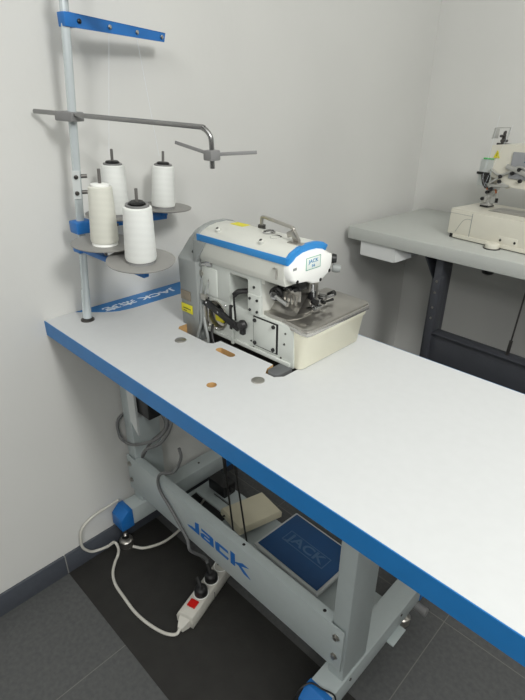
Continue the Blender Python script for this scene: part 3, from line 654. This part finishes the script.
# ================================================================= table 2 (grey)
T2 = .82
t2 = thing('sewing_table', 'grey topped sewing table on charcoal legs in the corner by the back wall', 'table', (.03, 1.569, 0))
top2 = MB().box((.030, 1.569, T2-.045), (1.7, 2.085, T2), .003).build('tabletop', T2TOP, t2)
for x0 in (.358, 1.42):
    lg = MB().box((x0, 1.645, .06), (x0+.042, 1.70, T2-.045), .002).box((x0+.030, 1.60, .38), (x0+.056, 1.65, T2-.047), .001).build('leg', T2LEG, t2)
    for z in (.69, .65, .595, .555): MB().lathe((x0+.043, 1.60, z), (0, -1, 0), [(0, 0), (.0045, 0), (.004, .002), (0, .002)], 10).build('bolt', STEEL, lg)
    MB().box((x0-.005, 1.58, .02), (x0+.055, 1.98, .062), .004).build('foot', T2LEG, t2)
    for yy in (1.62, 1.94): MB().lathe((x0+.025, yy, 0), (0, 0, 1), [(0, 0), (.022, 0), (.022, .018), (0, .022)], 16).build('levelling_foot', BLACK, t2)
    MB().prism([(x0+.002, 1.57, T2-.046), (x0+.002, 1.645, T2-.046), (x0+.002, 1.645, T2-.14)], (.004, 0, 0)).prism([(x0-.05, 1.644, T2-.046), (x0+.0, 1.644, T2-.046), (x0+.0, 1.644, T2-.13)], (0, .004, 0)).build('gusset', T2LEG, t2)
MB().box((.41, 1.60, .498), (1.43, 1.65, .503), .001).box((.41, 1.612, .375), (1.43, 1.616, .50), .001).box((.41, 1.60, .37), (1.43, 1.65, .376), .001).build('cross_beam', T2LEG, t2)
dr = MB().loft([[(.088-o_, 1.578, z), (.238+o_, 1.578, z), (.238+o_, 1.72, z), (.088-o_, 1.72, z)] for z, o_ in ((.722, -.003), (.725, 0), (.775, 0))])
dr = dr.build('drawer_box', M2W, t2)
MB().loft([[(.238, 1.582, .722), (.238, 1.582, .775), (.238, 1.70, .775), (.238, 1.70, .722)], [(.278, 1.62, .742), (.278, 1.62, .775), (.278, 1.69, .775), (.278, 1.69, .742)]]).build('drawer_end', M2W, dr)
MB().lathe((.565, 1.60, T2-.045), (0, 0, -1), [(0, 0), (.022, 0), (.018, .014), (.008, .02), (0, .02)], 16).build('rubber_mount', BLACKM, t2)
t2.rotation_euler = (0, 0, math.radians(-3))
# pull rod of machine 2
t = thing('pull_rod', 'thin steel treadle rod hanging under the grey table top', 'rod', (.655, 1.59, .40))
a, b = V((.684, 1.594, T2-.047)), V((.672, 1.594, .42))
MB().cyl(a, b, .0028, n=8).cyl(b, a.lerp(b, .62), .0055, n=10).build('rod', DSTEEL, t)
mid = a.lerp(b, .80); MB().box(mid-V((.016, .004, .004)), mid+V((.016, .004, .004)), .001).cyl(mid-V((.012, .012, 0)), mid-V((.012, -.012, 0)), .004).build('rod_clamp', CHROME, t)

# ================================================================= machine 2 (coverstitch)
ROT = M4.Translation((.362, 1.685, T2)) @ M4.Rotation(math.radians(-9), 4, 'Z')
m2 = thing('coverstitch_machine', 'ivory flatbed coverstitch sewing machine with clear guard on the grey table', 'sewing machine', (.5, 1.75, T2))
def mb2(mb, name, mt, par=m2, **k): return mb.xf(ROT).build(name, mt, par, **k)
ROT0 = ROT; ROT = ROT0 @ M4.Diagonal((1, 1, 1.14, 1))
bed = mb2(MB().box((0, 0, .012), (.55, .195, .082), .003), 'bed', M2)
mb2(MB().box((.008, .004, 0), (.55, .19, .012), .001), 'bed_base', BLACKM)
mb2(MB().box((.025, -.004, .003), (.55, .006, .014), .001), 'tray_lip', M2)
mb2(MB().box((.0, .002, .0815), (.55, .19, .085), .001), 'bed_top_plate', M2)
mb2(MB().box((.0825, -.0007, .014), (.0845, .001, .080)).box((.0, -.0007, .072), (.083, .001, .0728)).tube([(.03, -.0003, .02), (.05, -.0003, .052), (.066, -.0003, .062), (.082, -.0003, .062)], .0006, n=6), 'panel_seam', GREYP, bed)
mb2(MB().box((.186, -.0010, .014), (.250, .001, .035), .0006), 'screw_panel', M2, bed)
for x in (.194, .242): mb2(MB().lathe((x, -.001, .024), (0, -1, 0), [(0, 0), (.004, 0), (.003, .002), (0, .002)], 12), 'screw', BLACKM, bed)
mb2(MB().lathe((.180, -.016, 0), (0, 0, 1), [(0, 0), (.022, 0), (.022, .013), (.018, .016), (0, .016)], 26), 'rest_pad', M2)
mb2(MB().lathe((.180, -.016, 0), (0, 0, 1), [(0, 0), (.026, 0), (.026, .0025), (0, .0025)], 26), 'pad_ring', BLACKM)
mb2(MB().box((.10, .06, .0845), (.54, .14, .0865), .0005), 'needle_plate', STEEL)
ROT = ROT0 @ M4.Translation((-.004, 0, -.004))
# arm
arm = mb2(MB().loft([[(.055, .09, .205), (.055, .17, .205), (.055, .17, .298), (.055, .09, .298)], [(.10, .085, .20), (.10, .175, .20), (.10, .175, .304), (.10, .085, .304)],
    [(.15, .085, .178), (.15, .175, .178), (.15, .175, .304), (.15, .085, .304)], [(.55, .085, .178), (.55, .175, .178), (.55, .175, .304), (.55, .085, .304)]]), 'arm', M2)
mb2(MB().box((.38, .08, .085), (.55, .18, .20), .006), 'column', M2)
gp2 = mb2(MB().box((.135, .079, .205), (.55, .086, .285), .003), 'grey_side_panel', M2G)
rd2 = (ROT.to_3x3() @ V((1, 0, 0)))
lettering('ZOJE', ROT @ V((.202, .0785, .262)), rd2, (0, 0, 1), .017, mat('teal_lettering', (30, 100, 120), .5, var=.02), gp2, bold=.02, sx=1.3, thick=.0006)
wt = mb2(MB().prism([(.040+.03, .0835, .262), (.092, .0835, .262), (.081, .0835, .286)], (0, .0015, 0)), 'warning_triangle', YEL)
mb2(MB().box((.0802, .083, .268), (.0818, .0836, .278)), 'warning_mark', BLACKM, wt)
ROT = ROT0 @ M4.Translation((-.016, 0, .295)) @ M4.Diagonal((1, 1, .70, 1)) @ M4.Translation((0, 0, -.302))
# tension unit on top
mb2(MB().cyl((.075, .13, .302), (.080, .13, .358), .005, n=12).cyl((.06, .13, .304), (.12, .13, .304), .005, n=10).cyl((.09, .125, .32), (.09, .105, .32), .008, n=14).cyl((.083, .125, .34), (.083, .105, .34), .006, n=14).cyl((.088, .12, .325), (.086, .12, .362), .003), 'tension_post', DSTEEL)
mb2(MB().tube([(.044, .12, .325), (.050, .12, .372), (.100, .12, .376), (.098, .12, .345), (.092, .12, .318)], .0022, n=8, smooth=False).box((.046, .1195, .328), (.064, .1215, .370), .0005), 'thread_guide', M2STEEL)
mb2(MB().cyl((.14, .12, .302), (.14, .12, .309), .006, n=12).cyl((.19, .12, .302), (.19, .12, .306), .004, n=12), 'oil_cap', BLACKM)
ROT = ROT0 @ M4.Translation((.010, 0, .013))
# head: needle bars, guard, mechanism
hd = MB().box((.035, .105, .165), (.075, .155, .235), .004).box((.055, .10, .20), (.10, .16, .24), .004)
mb2(hd, 'head', M2)
mb2(MB().box((.015, .088, .155), (.060, .0905, .240), .002).box((.013, .088, .155), (.0155, .13, .240), .001), 'clear_guard', CLEAR)
mb2(MB().box((.020, .088, .236), (.070, .094, .242), .001), 'guard_hinge', GREEN)
mb2(MB().box((.008, .082, .190), (.052, .090, .198), .002).box((.040, .080, .165), (.056, .092, .192), .003).tube([(.03, .085, .19), (.04, .083, .165), (.052, .085, .150)], .005, n=10), 'presser_lever', BLACK)
lk = MB().tube([(.06, .08, .21), (.09, .078, .196), (.12, .078, .205), (.15, .078, .225), (.20, .078, .215)], .004, n=8)
lk.bar((.06, .08, .165), (.11, .078, .20), .004, .007, .001).bar((.075, .08, .16), (.13, .08, .165), .006, .008, .001).bar((.11, .078, .225), (.20, .078, .20), .008, .014, .002).box((.06, .082, .15), (.10, .09, .165), .002)
mb2(lk, 'linkage', M2STEEL)
for x, z in ((.098, .192), (.098, .176), (.074, .150), (.135, .205), (.155, .218), (.165, .185), (.19, .205)): mb2(MB().lathe((x, .078, z), (0, -1, 0), [(0, 0), (.0062, 0), (.0058, .006), (0, .006)], 14), 'knob', BLACK)
nb = MB().cyl((.05, .12, .17), (.052, .12, .13), .006, n=12).cyl((.062, .12, .17), (.064, .12, .12), .004, n=10).box((.040, .11, .122), (.068, .135, .142), .002).cyl((.045, .12, .125), (.043, .12, .092), .002, n=8).cyl((.056, .12, .125), (.054, .12, .092), .002, n=8)
nb.box((.030, .105, .087), (.062, .135, .096), .002).bar((.036, .11, .095), (.058, .11, .125), .008, .010, .002).cyl((.075, .115, .13), (.08, .115, .105), .003, n=8).box((.034, .10, .10), (.05, .112, .118), .002)
mb2(nb, 'needle_bar', M2STEEL)
mb2(MB().box((.032, .10, .085), (.062, .14, .090), .001).cyl((.038, .105, .112), (.038, .095, .112), .006, n=12).cyl((.05, .105, .135), (.05, .095, .135), .0055, n=12).cyl((.083, .11, .118), (.083, .11, .104), .005, n=10).cyl((.06, .10, .15), (.06, .09, .15), .006), 'presser_foot', BLACKM)
mb2(MB().tube([(.062, .11, .155), (.075, .10, .152), (.082, .10, .135)], .003).cyl((.052, .1, .148), (.052, .092, .148), .005), 'copper_guide', mat('copper_tone', (190, 120, 85), .35, .8, var=.05))
mb2(MB().tube([(.10, .12, .155), (.125, .12, .165), (.155, .12, .18)], .006), 'thread_take_up', M2)
for i, (a, b, lab) in enumerate((((.049, .12, .37), (.028, .12, .15), 'fine thread at the left of the coverstitch head'), ((.098, .12, .345), (.05, .10, .15), 'fine thread down the face of the coverstitch head'))):
    a, b = ROT @ V(a), ROT @ V(b)
    tag(MB().tube([a-V((.0, .045, 0)), b-V((0, .045, 0))], .0003, n=5, smooth=False).build('sewing_thread', LWHITE), lab, 'thread', 'threads on the coverstitch head')
